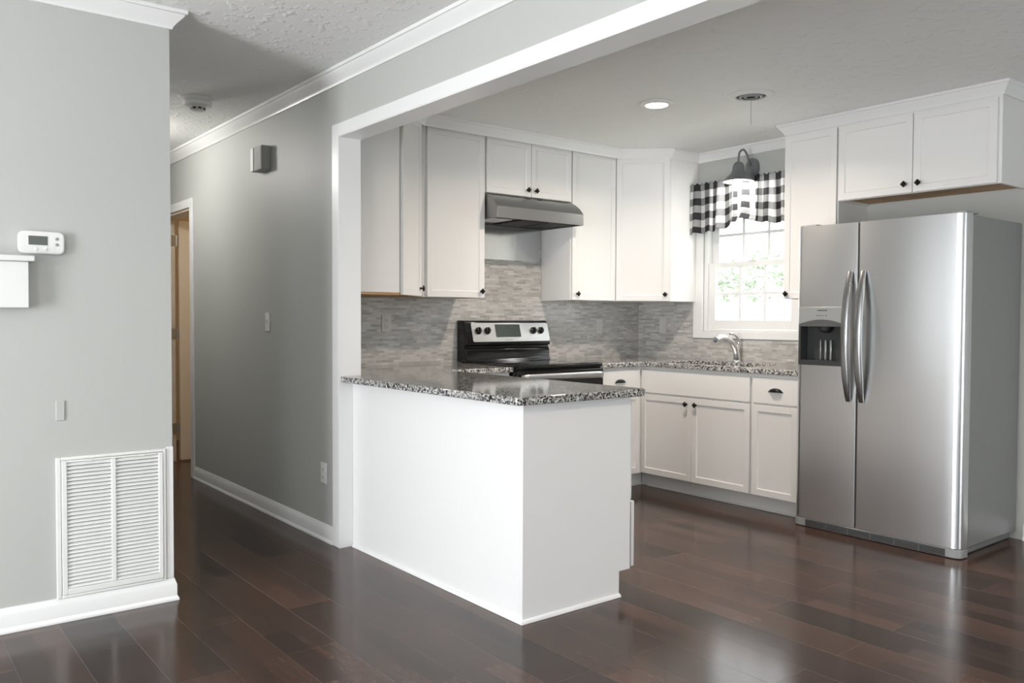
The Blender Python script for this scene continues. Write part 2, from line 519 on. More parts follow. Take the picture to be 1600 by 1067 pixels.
def sash_window(name, x0, x1, y, z0, z1, cols, rows, along='x', t=0.035):
    """fixed frame with muntins and one pane, in the wall plane"""
    o = nb()
    def bx(a0, a1, c0, c1, d0=-t / 2, d1=t / 2):
        if along == 'x': box(o, a0, a1, y + d0, y + d1, c0, c1)
        else: box(o, y + d0, y + d1, a0, a1, c0, c1)
    f = 0.055
    bx(x0, x0 + f, z0, z1); bx(x1 - f, x1, z0, z1); bx(x0 + f, x1 - f, z0, z0 + f); bx(x0 + f, x1 - f, z1 - f, z1)
    for i in range(1, cols):
        a = x0 + f + (x1 - x0 - 2 * f) * i / cols; bx(a - 0.009, a + 0.009, z0 + f, z1 - f, -0.012, 0.012)
    for i in range(1, rows):
        a = z0 + f + (z1 - z0 - 2 * f) * i / rows; bx(x0 + f, x1 - f, a - 0.009, a + 0.009, -0.011, 0.011)
    s = struct(name, o, TRIM)
    g = nb()
    if along == 'x': box(g, x0 + f, x1 - f, y - 0.002, y + 0.002, z0 + f, z1 - f)
    else: box(g, y - 0.002, y + 0.002, x0 + f, x1 - f, z0 + f, z1 - f)
    obj('pane', g, PANE, s)
    return s


sash_window('door_3', -0.249, 0.849, YB - 0.07, 0.002, 2.098, 2, 5)
sash_window('window_2_added', 2.251, 3.549, YB - 0.07, 0.801, 2.098, 3, 4)
sash_window('window_3_added', -3.849, -2.151, XR + 0.07, 0.651, 2.048, 4, 3, 'y')
sash_window('door_2_added', 0.601, 2.099, XR + 0.07, 0.002, 1.998, 2, 1, 'y')

# ---- crown mouldings
def crown(h, k=1.0):  # profile (out, z) hanging from z=h, o = projection
    return [(0, h - 0.075), (0.010, h - 0.075), (0.013, h - 0.066), (0.017, h - 0.060), (0.030, h - 0.044), (0.046, h - 0.028), (0.052, h - 0.018), (0.060, h - 0.016), (0.062, h - 0.001), (0, h - 0.001)] if k == 1 else [(o * k, h + (z - h) * 0.92) for o, z in crown(h)]


struct('trim_1', sweep(nb(), crown(CL, 1), [(XE, YH), (XR, YH)]), TRIM, smooth=25)
struct('trim_2', sweep(nb(), crown(CL, 1), [(XL, YB), (XL, YL), (XE, YL)]), TRIM, smooth=25)
# crown on top of the wall cabinets, running along the window wall between them
UY = YW - 0.35
struct('trim_3', sweep(nb(), crown(CK, 0.72), [(-1.615, YJ), (-1.615, 0.385), (-1.855, 0.70), (-1.855, 2.395), (-1.608, 2.70), (-1.608, YW), (-0.622, YW), (-0.622, 2.68), (0.682, 2.68), (0.682, YW), (XR, YW)]), TRIM, smooth=25)

# ---- casing round the big opening
b = nb()
box(b, XJ - 0.075, XJ, YH - 0.016, YH, 0, 2.236)
box(b, XJ, XR, YH - 0.016, YH, 2.1687, 2.236)
struct('trim_4', b, TRIM, 0.003)
b = nb()
box(b, XJ, XJ + 0.004, YH - 0.016, YJ + 0.002, 0, 2.164)
box(b, XJ, XR, YH - 0.016, YJ + 0.002, 2.164, 2.168)
struct('trim_5', b, TRIM)

# ---- baseboards
def basep(h=0.092): return [(0, 0), (0.020, 0), (0.020, 0.008), (0.015, 0.018), (0.013, 0.020), (0.013, h - 0.028), (0.010, h - 0.018), (0.008, h - 0.012), (0.004, h), (0, h)]


struct('baseboard_hall', sweep(nb(), basep(), [(DX1 + 0.068, YH), (XJ - 0.076, YH)]), TRIM, smooth=25)
struct('baseboard_left', sweep(nb(), basep(0.095), [(XL, YB), (XL, YL), (XE, YL)]), TRIM, smooth=25)
struct('baseboard_kitchen', sweep(nb(), basep(), [(0.70, YW), (XR, YW)]), TRIM, smooth=25)
struct('trim_6', B(XL - 0.02, XL + 0.003, YL - 0.026, YL + 0.003, 0.096, 0.664), TRIM, 0.002)   # white corner strip beside the grille

# ---- hall door opening: casing, jamb, stop, open door leaf with hinges
b = nb()
box(b, DX1, DX1 + 0.066, YH - 0.016, YH, 0, DZ + 0.066); box(b, DX0 - 0.066, DX0, YH - 0.016, YH, 0, DZ + 0.066)
box(b, DX0, DX1, YH - 0.016, YH, DZ, DZ + 0.066)
struct('trim_7', b, TRIM, 0.003)
b = nb()
box(b, DX0, DX0 + 0.018, YH, YJ, 0, DZ); box(b, DX1 - 0.018, DX1, YH, YJ, 0, DZ); box(b, DX0 + 0.018, DX1 - 0.018, YH, YJ, DZ - 0.018, DZ)
box(b, DX0 + 0.018, DX0 + 0.030, YH + 0.03, YH + 0.065, 0, DZ - 0.018)
struct('trim_8', b, WOODDOOR, 0.002)
dr = struct('door_1', B(DX0 + 0.012, DX0 + 0.047, YJ + 0.025, YJ + 0.80, 0.012, DZ - 0.022), WOODDOOR, 0.003)
for z in (0.28, 1.08, 1.86):
    h = nb(); lathe(h, [(0.0065, z - 0.045), (0.0065, z + 0.045)], (DX0 + 0.030, YJ + 0.012, 0), seg=12)
    box(h, DX0 + 0.0185, DX0 + 0.0215, YJ - 0.032, YJ + 0.012, z - 0.045, z + 0.045)
    obj('hinge', h, HINGE, dr)

# ------------------------------------------------------------------ backsplash tile
b = nb()
box(b, XW - 0.006, XW, YJ + 0.001, YW - 0.008, 0.88, 1.385)
box(b, XW - 0.006, XW, 1.19, 1.955, 1.385, 2.05)
struct('wall_backsplash_stove', b, MOSY)
b = nb()
box(b, XW + 0.001, -0.20, YW - 0.007, YW - 0.001, 0.88, 1.068)
box(b, XW + 0.001, -1.636, YW - 0.007, YW - 0.001, 1.068, 1.385)
struct('wall_backsplash_window', b, MOSX)

# ------------------------------------------------------------------ kitchen window (own frame, two sashes)
b = nb()
cw = 0.088
box(b, WX0 - cw, WX0, YW - 0.020, YW - 0.0005, WZ0 - 0.055, WZ1 + cw); box(b, WX1, WX1 + cw, YW - 0.020, YW - 0.0005, WZ0 - 0.055, WZ1 + cw)
box(b, WX0, WX1, YW - 0.020, YW - 0.0005, WZ1, WZ1 + cw); box(b, WX0, WX1, YW - 0.020, YW - 0.0005, WZ0 - 0.055, WZ0)
box(b, WX0, WX0 + 0.035, YW - 0.0005, YW + 0.125, WZ0, WZ1); box(b, WX1 - 0.035, WX1, YW - 0.0005, YW + 0.125, WZ0, WZ1)
box(b, WX0 + 0.035, WX1 - 0.035, YW - 0.0005, YW + 0.125, WZ1 - 0.03, WZ1); box(b, WX0 + 0.035, WX1 - 0.035, YW - 0.0005, YW + 0.125, WZ0, WZ0 + 0.015)
win = struct('window_1', b, TRIM, 0.004)


def sash(name, x0, x1, z0, z1, y, fs, ft, fb):
    o = nb()
    box(o, x0, x0 + fs, y, y + 0.032, z0, z1); box(o, x1 - fs, x1, y, y + 0.032, z0, z1)
    box(o, x0 + fs, x1 - fs, y, y + 0.032, z0, z0 + fb); box(o, x0 + fs, x1 - fs, y, y + 0.032, z1 - ft, z1)
    gx0, gx1, gz0, gz1 = x0 + fs, x1 - fs, z0 + fb, z1 - ft
    for i in (1, 2):
        a = gx0 + (gx1 - gx0) * i / 3; box(o, a - 0.0105, a + 0.0105, y + 0.007, y + 0.025, gz0, gz1)
    a = (gz0 + gz1) / 2; box(o, gx0, gx1, y + 0.008, y + 0.024, a - 0.0105, a + 0.0105)
    s = obj(name, o, TRIM, win, 0.002)
    g = nb(); box(g, gx0, gx1, y + 0.014, y + 0.018, gz0, gz1); obj('pane', g, PANE, s)
    return s


sash('lower_sash', WX0 + 0.036, WX1 - 0.036, WZ0 + 0.016, 1.640, YW + 0.012, 0.062, 0.036, 0.067)
sash('upper_sash', WX0 + 0.036, WX1 - 0.036, 1.610, WZ1 - 0.031, YW + 0.052, 0.062, 0.050, 0.036)
b = nb(); box(b, -1.15, -1.09, YW + 0.006, YW + 0.034, 1.6405, 1.652)
obj('sash_lock', b, TRIM, win, 0.003)
# outside: lawn and a tree seen washed out through the lower sash
struct('ground_outside', B(-14, 10, YW + 0.25, 24, -0.6, -0.5), GRASS)
tr = thing('leafy_tree', 'leafy green tree out in the yard, seen pale through the sink window', 'tree', (-6.2, 9.6, -0.5))
obj('trunk', tube(nb(), [(2.6, 0, 0), (2.5, 0, 1.0), (1.6, 0.05, 2.2)], [0.16, 0.12, 0.07]), BARK, tr)
b = nb()
for i in range(900):
    while True:
        v = Vector((random.uniform(-1, 1), random.uniform(-1, 1), random.uniform(-1, 1)))
        if v.length < 1: break
    k = random.choice(((0.5, 0, 2.42, 0.70), (-0.5, 0, 2.30, 0.55), (1.5, 0.2, 2.38, 0.6), (-1.3, -0.2, 2.35, 0.5)))
    p = Vector(k[:3]) + Vector((v.x * 1.3, v.y, v.z * 0.6)) * k[3]
    q = Matrix.Rotation(random.uniform(0, 6.28), 3, Vector((random.uniform(-1, 1), random.uniform(-1, 1), random.uniform(-1, 1))).normalized())
    s = 0.075
    b.faces.new([b.verts.new(p + q @ Vector(c)) for c in ((-s, 0, 0), (0, -s * .5, 0.02), (s, 0, 0), (0, s * .5, 0.02))])
obj('foliage', b, LEAF, tr, smooth=0)

# ------------------------------------------------------------------ cabinets
def shaker(x0, x1, z0, z1, y0=-0.020, y1=-0.001, st=0.058, rec=0.008):
    """door slab with a recessed flat panel; front at y0"""
    b = nb()
    box(b, x0, x1, y0, y1, z0, z1)
    fr = [f for f in b.faces if f.normal.y < -0.5 or all(abs(v.co.y - y0) < 1e-6 for v in f.verts)]
    b.faces.ensure_lookup_table()
    bmesh.ops.recalc_face_normals(b, faces=b.faces)
    f = [f for f in b.faces if all(abs(v.co.y - y0) < 1e-6 for v in f.verts)][0]
    r = bmesh.ops.inset_individual(b, faces=[f], thickness=st, depth=0)
    r2 = bmesh.ops.inset_individual(b, faces=[f], thickness=0.004, depth=0)
    for v in f.verts: v.co.y += rec
    return b


def knob(parent, x, z, y=-0.020):
    b = nb()
    lathe(b, [(0.0085, y - 0.0005), (0.0055, y - 0.006), (0.0045, y - 0.014), (0.006, y - 0.019)], (x, 0, z), 'y', 14)
    s = 0.0195
    pts = [(x - s, z), (x, z - s), (x + s, z), (x, z + s)]
    A = [b.verts.new((p[0], y - 0.018, p[1])) for p in pts]
    D = [b.verts.new((p[0], y - 0.023, p[1])) for p in pts]
    k = 0.45
    E = [b.verts.new((x + (p[0] - x) * k, y - 0.029, z + (p[1] - z) * k)) for p in pts]
    for r0, r1 in ((A, D), (D, E)):
        for i in range(4):
            j = (i + 1) % 4; b.faces.new((r0[i], r0[j], r1[j], r1[i]))
    b.faces.new(A); b.faces.new(E)
    bmesh.ops.recalc_face_normals(b, faces=b.faces)
    return obj('knob', b, BLACK, parent, 0.0008, smooth=30)


def cup_pull(parent, x, z, y=-0.020):
    b = nb()
    W_, H_, D_ = 0.047, 0.030, 0.024
    N, K = 18, 7
    outer = []
    for i in range(N + 1):
        a = PI * i / N
        row = []
        for k in range(K + 1):
            t = (PI / 2) * k / K
            row.append(b.verts.new((x - W_ * math.cos(a) * math.cos(t * 0.0) * (math.cos(t)), y - 0.001 - D_ * math.sin(t), z + H_ * math.sin(a) * math.cos(t) * 0.75)))
        outer.append(row)
    for i in range(N):
        for k in range(K):
            try: b.faces.new((outer[i][k], outer[i + 1][k], outer[i + 1][k + 1], outer[i][k + 1]))
            except Exception: pass
    bmesh.ops.remove_doubles(b, verts=b.verts, dist=0.0003)
    bmesh.ops.recalc_face_normals(b, faces=b.faces)
    box(b, x - W_ - 0.006, x + W_ + 0.006, y - 0.003, y - 0.0005, z - 0.004, z + 0.002)
    return obj('cup_pull', b, BLACK, parent, smooth=40)


def carcass(par, w_, d, z0, z1, under=True):
    b = nb()
    box(b, 0, w_, 0, d, z0 + 0.018, z1)
    box(b, 0, 0.018, 0.018, d, z0, z0 + 0.018); box(b, w_ - 0.018, w_, 0.018, d, z0, z0 + 0.018); box(b, 0, w_, 0, 0.018, z0, z0 + 0.018)
    obj('carcass', b, CAB, par, 0.001)
    if under: obj('underside', B(0.0185, w_ - 0.0185, 0.0185, d - 0.001, z0 + 0.010, z0 + 0.0175), RAWWOOD, par)


def upper(label, origin, rot, w_, d, z0, z1, doors, group=None):
    t = thing('wall_cabinet', label, 'kitchen cabinet', (origin[0], origin[1], z0), rot, group)
    carcass(t, w_, d, 0, z1 - z0)
    for x0, x1, a0, a1, kx, kz in doors:
        dd = obj('door', shaker(x0, x1, a0 - z0, a1 - z0), CAB, t, 0.0015)
        if kx is not None: knob(dd, kx, kz - z0)
    return t


G = 'white wall cabinets'
ZU, ZT = 1.352, 2.416
RX, RMX = PI / 2, 0.0
# stove wall: local x runs along +Y; the door faces come out at x = -1.875
FX = -1.895
DEP = FX - XW - 0.001
upper('tall white shaker wall cabinet left of the steel range hood', (FX, 0.715), RX, 0.474, DEP, ZU, CK - 0.003, [(0.026, 0.468, ZU + 0.002, ZT, 0.440, 1.396)], G)
upper('short two-door white wall cabinet directly above the range hood', (FX, 1.190), RX, 0.764, DEP, 2.048, CK - 0.003, [(0.012, 0.3865, 2.050, ZT, 0.352, 2.094), (0.3905, 0.758, 2.050, ZT, 0.425, 2.094)], G)
upper('tall white shaker wall cabinet just right of the range hood, knob at lower left', (FX, 1.955), RX, 0.441, DEP, ZU, CK - 0.003, [(0.006, 0.437, ZU + 0.002, ZT, 0.050, 1.398)], G)
# over the fridge
upper('narrow white wall cabinet between the sink window and the over-fridge cabinet', (-0.620, 2.680), 0, 0.372, YW - 2.680 - 0.001, ZU, CK - 0.003, [(0.004, 0.366, ZU + 0.002, 2.395, 0.030, 1.385)], G)
upper('wide two-door white wall cabinet mounted above the steel fridge', (-0.2475, 2.680), 0, 0.928, YW - 2.680 - 0.001, 1.943, CK - 0.003, [(0.006, 0.462, 1.946, 2.393, 0.422, 1.995), (0.466, 0.910, 1.946, 2.393, 0.502, 1.995)], G)


def corner_upper(label, pts, p0, p1, kn, z0=ZU, g=G, notch=False, dx=0.014, um=RAWWOOD):
    """diagonal corner cabinet: pts = footprint polygon, p0-p1 = front edge (left to right seen from the room)"""
    t = thing('corner_wall_cabinet', label, 'kitchen cabinet', (p0[0], p0[1], z0), math.atan2(p1[1] - p0[1], p1[0] - p0[0]), g)
    e = (Vector(p1) - Vector(p0)).normalized(); inn = Vector((-e.y, e.x))
    if notch:
        i = pts.index(p0)
        pts = pts[:i] + [tuple(Vector(p0) + inn * 0.001), tuple(Vector(p0) + e * 0.004), tuple(Vector(p0) + e * 0.004 + inn * 0.02), tuple(Vector(p0) + e * 0.014 + inn * 0.02), tuple(Vector(p0) + e * 0.014)] + pts[i + 1:]
    R = Matrix.Rotation(-t.rotation_euler[2], 2)
    loc = [R @ (Vector(p) - Vector(p0)) for p in pts]
    obj('carcass', prism(nb(), loc, 0.014, CK - 0.003 - z0, 'z'), CAB, t, 0.001)
    cen = sum(loc, Vector((0, 0))) / len(loc)
    obj('underside', prism(nb(), [cen + (p - cen) * 0.995 for p in loc], 0.0, 0.0138, 'z'), um, t)
    L = (Vector(p1) - Vector(p0)).length
    d = obj('door', shaker(0.014, L - dx, 0.002, 2.416 - z0), CAB, t, 0.0015)
    knob(d, L - dx - 0.032, 0.05)
    return t


corner_upper('diagonal white corner cabinet beside the checked window valance', [(XW + 0.001, 2.398), (FX, 2.398), (-1.608, 2.705), (-1.608, YW - 0.001), (XW + 0.001, YW - 0.001)], (FX, 2.398), (-1.608, 2.705), 'r', um=CAB)
corner_upper('diagonal white corner cabinet beside the opening, seen edge-on above the peninsula', [(XW + 0.001, YJ + 0.001), (-1.615, YJ + 0.001), (-1.615, 0.385), (FX, 0.713), (XW + 0.001, 0.713)], (-1.615, 0.385), (FX, 0.713), 'r', notch=True, dx=0.065)


# ---- base cabinets
def base_box(t, w_, d, h=0.878, tw=None, open_top=False, tx=0.0):
    b = nb()
    if open_top:
        box(b, 0, w_, 0, 0.02, 0.105, h); box(b, 0, 0.018, 0.02, d, 0.105, h); box(b, w_ - 0.018, w_, 0.02, d, 0.105, h)
        box(b, 0.018, w_ - 0.018, d - 0.012, d, 0.105, h); box(b, 0.018, w_ - 0.018, 0.02, d - 0.012, 0.105, 0.123)
    else: box(b, 0, w_, 0, d, 0.105, h)
    obj('carcass', b, CAB, t, 0.001)
    w_ = tw or w_
    b = nb(); box(b, tx, w_, 0.075, d, 0.001, 0.1045)
    sweep(b, [(0, 0.001), (0.012, 0.001), (0.011, 0.007), (0.007, 0.011), (0, 0.013)], [(0, 0.075), (w_, 0.075)])
    obj('toe_kick', b, CAB, t)


def flat(x0, x1, z0, z1, y0=-0.020, y1=-0.001): return B(x0, x1, y0, y1, z0, z1)


FY = 2.405                    # face frame plane of the sink run
BD = YW - FY - 0.008
GB = 'white base cabinets'
t = thing('sink_base_cabinet', 'white two-door base cabinet under the sink and faucet', 'kitchen cabinet', (-1.605, FY, 0), 0, GB)
base_box(t, 0.951, BD, open_top=True, tx=-0.070)
obj('false_front', flat(0.006, 0.938, 0.694, 0.856), CAB, t, 0.002)
d = obj('door', shaker(0.006, 0.4685, 0.110, 0.682), CAB, t, 0.0015); knob(d, 0.427, 0.638)
d = obj('door', shaker(0.4715, 0.938, 0.110, 0.682), CAB, t, 0.0015); knob(d, 0.508, 0.638)
t = thing('drawer_base_cabinet', 'white base cabinet with one drawer over a door, beside the fridge', 'kitchen cabinet', (-0.653, FY, 0), 0, GB)
base_box(t, 0.338, BD)
d = obj('drawer', flat(0.006, 0.332, 0.694, 0.856), CAB, t, 0.002); cup_pull(d, 0.178, 0.772)
obj('door', shaker(0.006, 0.332, 0.110, 0.682), CAB, t, 0.0015)
SX = -1.605                   # face frame plane of the stove run
t = thing('drawer_base_cabinet', 'white base cabinet between the stove and the corner by the sink', 'kitchen cabinet', (SX, 1.952, 0), RX, GB)
base_box(t, 0.452, SX - XW - 0.002, tw=0.527)
d = obj('drawer', flat(0.006, 0.405, 0.694, 0.856), CAB, t, 0.002); cup_pull(d, 0.205, 0.772)
obj('door', shaker(0.006, 0.405, 0.110, 0.682), CAB, t, 0.0015)
t = thing('filler_base_cabinet', 'white base cabinet between the stove and the peninsula', 'kitchen cabinet', (SX, 0.622, 0), RX, GB)
base_box(t, 0.560, SX - XW - 0.002)
obj('drawer', flat(0.15, 0.554, 0.694, 0.856), CAB, t, 0.002)
obj('door', shaker(0.15, 0.554, 0.110, 0.682), CAB, t, 0.0015)

# ---- peninsula: white clad cabinet, fronts on the kitchen side
t = thing('peninsula_cabinet', 'white panelled peninsula base under the granite top, nearest the camera', 'kitchen cabinet', (0, 0, 0))
b = nb()
prism(b, [(0.0, 0.001), (0.545, 0.001), (0.545, 0.112), (0.612, 0.112), (0.612, 0.878), (0.0, 0.878)], -0.018, 0.0, 'x')
obj('end_panel', b, PANEL, t, 0.001)
obj('back_panel', B(XJ + 0.006, -0.0185, 0.0, 0.014, 0.001, 0.878), PANEL, t, 0.0008)
b = nb(); box(b, XW + 0.003, -0.0185, YJ + 0.004, 0.594, 0.112, 0.878); box(b, XW + 0.003, -0.0185, YJ + 0.004, 0.540, 0.001, 0.1115)
obj('carcass', b, CAB, t)
b = nb(); box(b, SX + 0.01, -0.0185, 0.5945, 0.612, 0.112, 0.878); obj('face_frame', b, CAB, t, 0.001)
obj('drawer', B(-0.50, -0.012, 0.613, 0.632, 0.700, 0.862), CAB, t, 0.002)
obj('drawer', B(-0.50, -0.012, 0.613, 0.632, 0.418, 0.690), CAB, t, 0.002)
obj('drawer', B(-0.50, -0.012, 0.630, 0.650, 0.116, 0.408), CAB, t, 0.002)
obj('door', B(-0.96, -0.51, 0.613, 0.632, 0.116, 0.690), CAB, t, 0.002)
obj('drawer', B(-0.96, -0.51, 0.613, 0.632, 0.700, 0.862), CAB, t, 0.002)
b = nb()
qr = [(0, 0.001), (0.014, 0.001), (0.0135, 0.006), (0.010, 0.011), (0.005, 0.0145), (0, 0.016)]
sweep(b, qr, [(XJ + 0.02, 0.0), (0.0, 0.0), (0.0, 0.545)])
obj('shoe_moulding', b, PANEL, t)

# ------------------------------------------------------------------ granite tops
def rounded(pts, r):
    """round listed corners: pts = (x,y,round?)"""
    out = []
    n = len(pts)
    for i, p in enumerate(pts):
        if not p[2]: out.append((p[0], p[1])); continue
        P = Vector(p[:2]); A = Vector(pts[i - 1][:2]); D = Vector(pts[(i + 1) % n][:2])
        a = P + (A - P).normalized() * r; d = P + (D - P).normalized() * r
        for k in range(7):
            s = k / 6; out.append(tuple(a * (1 - s) ** 2 + P * 2 * s * (1 - s) + d * s * s))
    return out


ct = obj('granite_countertop', prism(nb(), rounded([(XW + 0.001, 0.05, 0), (XJ + 0.006, 0.05, 0), (XJ + 0.006, YH - 0.006, 0), (0.042, YH + 0.004, 1), (0.042, 0.672, 1), (-1.568, 0.672, 0), (-1.568, 1.186, 0), (XW + 0.001, 1.186, 0)], 0.03), CT - 0.032, CT, 'z'), GRANITE, None, 0.004)
tag(ct, 'speckled gray granite top on the peninsula, reaching left of the stove', 'countertop')
ct2 = obj('granite_countertop', prism(nb(), [(XW + 0.001, 1.953), (-1.568, 1.953), (-1.568, 2.368), (-0.312, 2.368), (-0.312, YW - 0.0085), (XW + 0.001, YW - 0.0085)], CT - 0.032, CT, 'z'), GRANITE, None, 0.004)
tag(ct2, 'speckled gray granite top around the sink, between stove and fridge', 'countertop')
cut(ct2, [prism(nb(), rounded([(-1.50, 2.462, 1), (-0.745, 2.462, 1), (-0.745, 2.86, 1), (-1.50, 2.86, 1)], 0.06), CT - 0.1, CT + 0.1, 'z')])
# undermount sink
t = thing('kitchen_sink', 'undermount steel sink set in the granite below the window', 'sink', (-1.1225, 2.661, CT - 0.033))
b = nb()
def ring(z, g): return [(x, y, z) for x, y in rounded([(-0.385 - g, -0.206 - g, 1), (0.385 + g, -0.206 - g, 1), (0.385 + g, 0.206 + g, 1), (-0.385 - g, 0.206 + g, 1)], 0.07)]
rings = [[b.verts.new(p) for p in ring(z, g)] for z, g in ((-0.001, 0.012), (-0.001, 0.0), (-0.10, -0.004), (-0.165, -0.018), (-0.172, -0.05))]
for a, c in zip(rings, rings[1:]):
    for i in range(len(a)):
        j = (i + 1) % len(a); b.faces.new((a[i], a[j], c[j], c[i]))
b.faces.new(rings[-1])
bmesh.ops.recalc_face_normals(b, faces=b.faces)
for f in b.faces: f.normal_flip()
o = obj('basin', b, STEEL, t); sm = o.modifiers.new('thick', 'SOLIDIFY'); sm.thickness = 0.0015
obj('drain', lathe(nb(), [(0.042, -0.1715), (0.040, -0.168), (0.030, -0.1695)], (0, 0, 0)), CHROME, t)

# faucet
t = thing('kitchen_faucet', 'chrome single-lever faucet behind the sink, below the window', 'faucet', (-1.175, 2.930, CT))
b = nb()
lathe(b, [(0.030, 0.0005), (0.030, 0.006), (0.024, 0.012)], seg=24)
obj('base', b, CHROME, t)
b = nb()
sp = curve_pts([(0, 0, 0.010), (0, -0.005, 0.055), (0, -0.028, 0.105), (0, -0.075, 0.148), (0, -0.130, 0.170), (0, -0.185, 0.176), (0, -0.225, 0.166)], 6)
n_ = len(sp)
tube(b, sp, [0.0235 - 0.004 * (i / n_) + (0.004 if i > n_ * 0.62 else 0) for i in range(n_)], 16, 1.0, (1, 0, 0))
obj('spout', b, CHROME, t)
b = nb(); lathe(b, [(0.020, -0.247), (0.0225, -0.240), (0.0225, -0.220)], (0, 0, 0.163), 'y', 20)
obj('spray_head', b, CHROME, t)
b = nb()
hp = curve_pts([(0, 0.004, 0.085), (0, 0.022, 0.120), (0, 0.020, 0.160), (0, -0.010, 0.190), (0, -0.050, 0.203), (0, -0.085, 0.204)], 6)
tube(b, hp, [0.016 - 0.008 * i / len(hp) for i in range(len(hp))], 14, 0.7, (1, 0, 0))
obj('lever', b, CHROME, t)

# ------------------------------------------------------------------ stove (local: x along +Y, front towards -y local)
t = thing('electric_stove', 'black electric range with steel control panel against the tiled wall', 'stove', (-1.560, 1.190, 0), RX)
SW, SD = 0.758, -1.560 - XW - 0.004
b = nb(); box(b, 0.004, SW - 0.004, 0.0, SD, 0.06, 0.893); box(b, 0.03, SW - 0.03, 0.05, SD, 0.001, 0.0595)
obj('body', b, ENAMEL, t, 0.003)
b = nb(); prism(b, rounded([(0.0, -0.030, 1), (SW, -0.030, 1), (SW, SD - 0.06, 0), (0.0, SD - 0.06, 0)], 0.035), 0.894, 0.922, 'z')
ck = obj('cooktop', b, ENAMEL, t, 0.010, 3)
obj('glass_surface', prism(nb(), rounded([(0.022, -0.004, 1), (SW - 0.022, -0.004, 1), (SW - 0.022, SD - 0.09, 1), (0.022, SD - 0.09, 1)], 0.02), 0.9222, 0.9235, 'z'), GLASSTOP, t)
RING = mat('burner_ring_print', (0.05, 0.05, 0.052), 0.12)
for x, y, r in ((0.20, 0.14, 0.105), (0.56, 0.14, 0.085), (0.20, 0.40, 0.080), (0.56, 0.40, 0.105)):
    obj('burner_ring', lathe(nb(), [(r, 0.9236), (r, 0.9240), (r - 0.004, 0.9240), (r - 0.004, 0.9236)], (x, y, 0), caps=False, seg=40), RING, t)
# backguard: side view profile (y, z)
b = nb()
prism(b, [(SD - 0.126, 0.918), (SD - 0.001, 0.918), (SD - 0.001, 1.205), (SD - 0.060, 1.205), (SD - 0.078, 1.196), (SD - 0.118, 1.050), (SD - 0.118, 1.030), (SD - 0.096, 1.028), (SD - 0.100, 1.012), (SD - 0.108, 1.004), (SD - 0.112, 0.945), (SD - 0.120, 0.932)], 0.004, SW - 0.004, 'x')
bgd = obj('backguard', b, ENAMEL, t, 0.006, 2)
# control panel slab tilted on the backguard face
y0, z0, y1, z1 = SD - 0.1185, 1.052, SD - 0.0795, 1.192
sl = Vector((0, y1 - y0, z1 - z0)); nrm = Vector((0, -(z1 - z0), y1 - y0)).normalized(); up = sl.normalized(); H = sl.length
def tilt(bm, off=0.0):
    """panel coordinates (x, depth out, height) -> local stove coordinates"""
    for v in bm.verts:
        x, o_, h = v.co
        v.co = Vector((x, y0, z0)) + nrm * (o_ + off) + up * h
    bmesh.ops.recalc_face_normals(bm, faces=bm.faces)
    return bm
STPANEL = steel('brushed_panel_stainless', (0.47, 0.465, 0.46), 0.34, (4, 4, 500))
b = nb(); prism(b, rounded([(0.058, 0.004, 1), (SW - 0.012, 0.004, 1), (SW - 0.012, H - 0.006, 1), (0.058, H - 0.006, 1)], 0.014), 0.0035, 0.0065, 'y')
obj('control_panel', tilt(b), STPANEL, bgd)
b = nb(); prism(b, rounded([(0.262, 0.036, 1), (0.482, 0.036, 1), (0.482, 0.128, 1), (0.262, 0.128, 1)], 0.006), 0.0068, 0.0085, 'y')
dsp = obj('display', tilt(b), DISPLAY, bgd)
for x in (0.112, 0.190, 0.602, 0.672):
    b = nb()
    lathe(b, [(0.025, 0.0068), (0.025, 0.011), (0.021, 0.013), (0.019, 0.026), (0.016, 0.028)], (x, 0, 0.082), 'y', 24)
    box(b, x - 0.004, x + 0.004, 0.027, 0.034, 0.062, 0.102)
    obj('knob', tilt(b), ENAMEL, bgd)
b = nb(); box(b, 0.335, 0.405, 0.0067, 0.0074, 0.014, 0.020)
obj('brand_mark', tilt(b), GRAYPL, bgd)
# front: door with steel band, handle, window, drawer
od = obj('oven_door', B(0.004, SW - 0.004, -0.024, -0.002, 0.245, 0.885), ENAMEL, t, 0.006)
b = nb()
hp = [(0.030, -0.036, 0.840), (0.05, -0.050, 0.843), (0.10, -0.058, 0.845), (SW / 2, -0.062, 0.845), (SW - 0.10, -0.058, 0.845), (SW - 0.05, -0.050, 0.843), (SW - 0.030, -0.036, 0.840)]
tube(b, curve_pts(hp, 6), 0.013, 14, 1.7, (0, 0, 1))
obj('handle', b, STPANEL, od)
for x in (0.022, SW - 0.05): obj('handle_bracket', B(x, x + 0.028, -0.040, -0.0245, 0.822, 0.862), ENAMEL, od, 0.004)
obj('oven_window', B(0.12, SW - 0.12, -0.0265, -0.0245, 0.40, 0.72), GLASSTOP, od, 0.0008)
obj('storage_drawer', B(0.004, SW - 0.004, -0.022, -0.002, 0.075, 0.238), ENAMEL, t, 0.005)

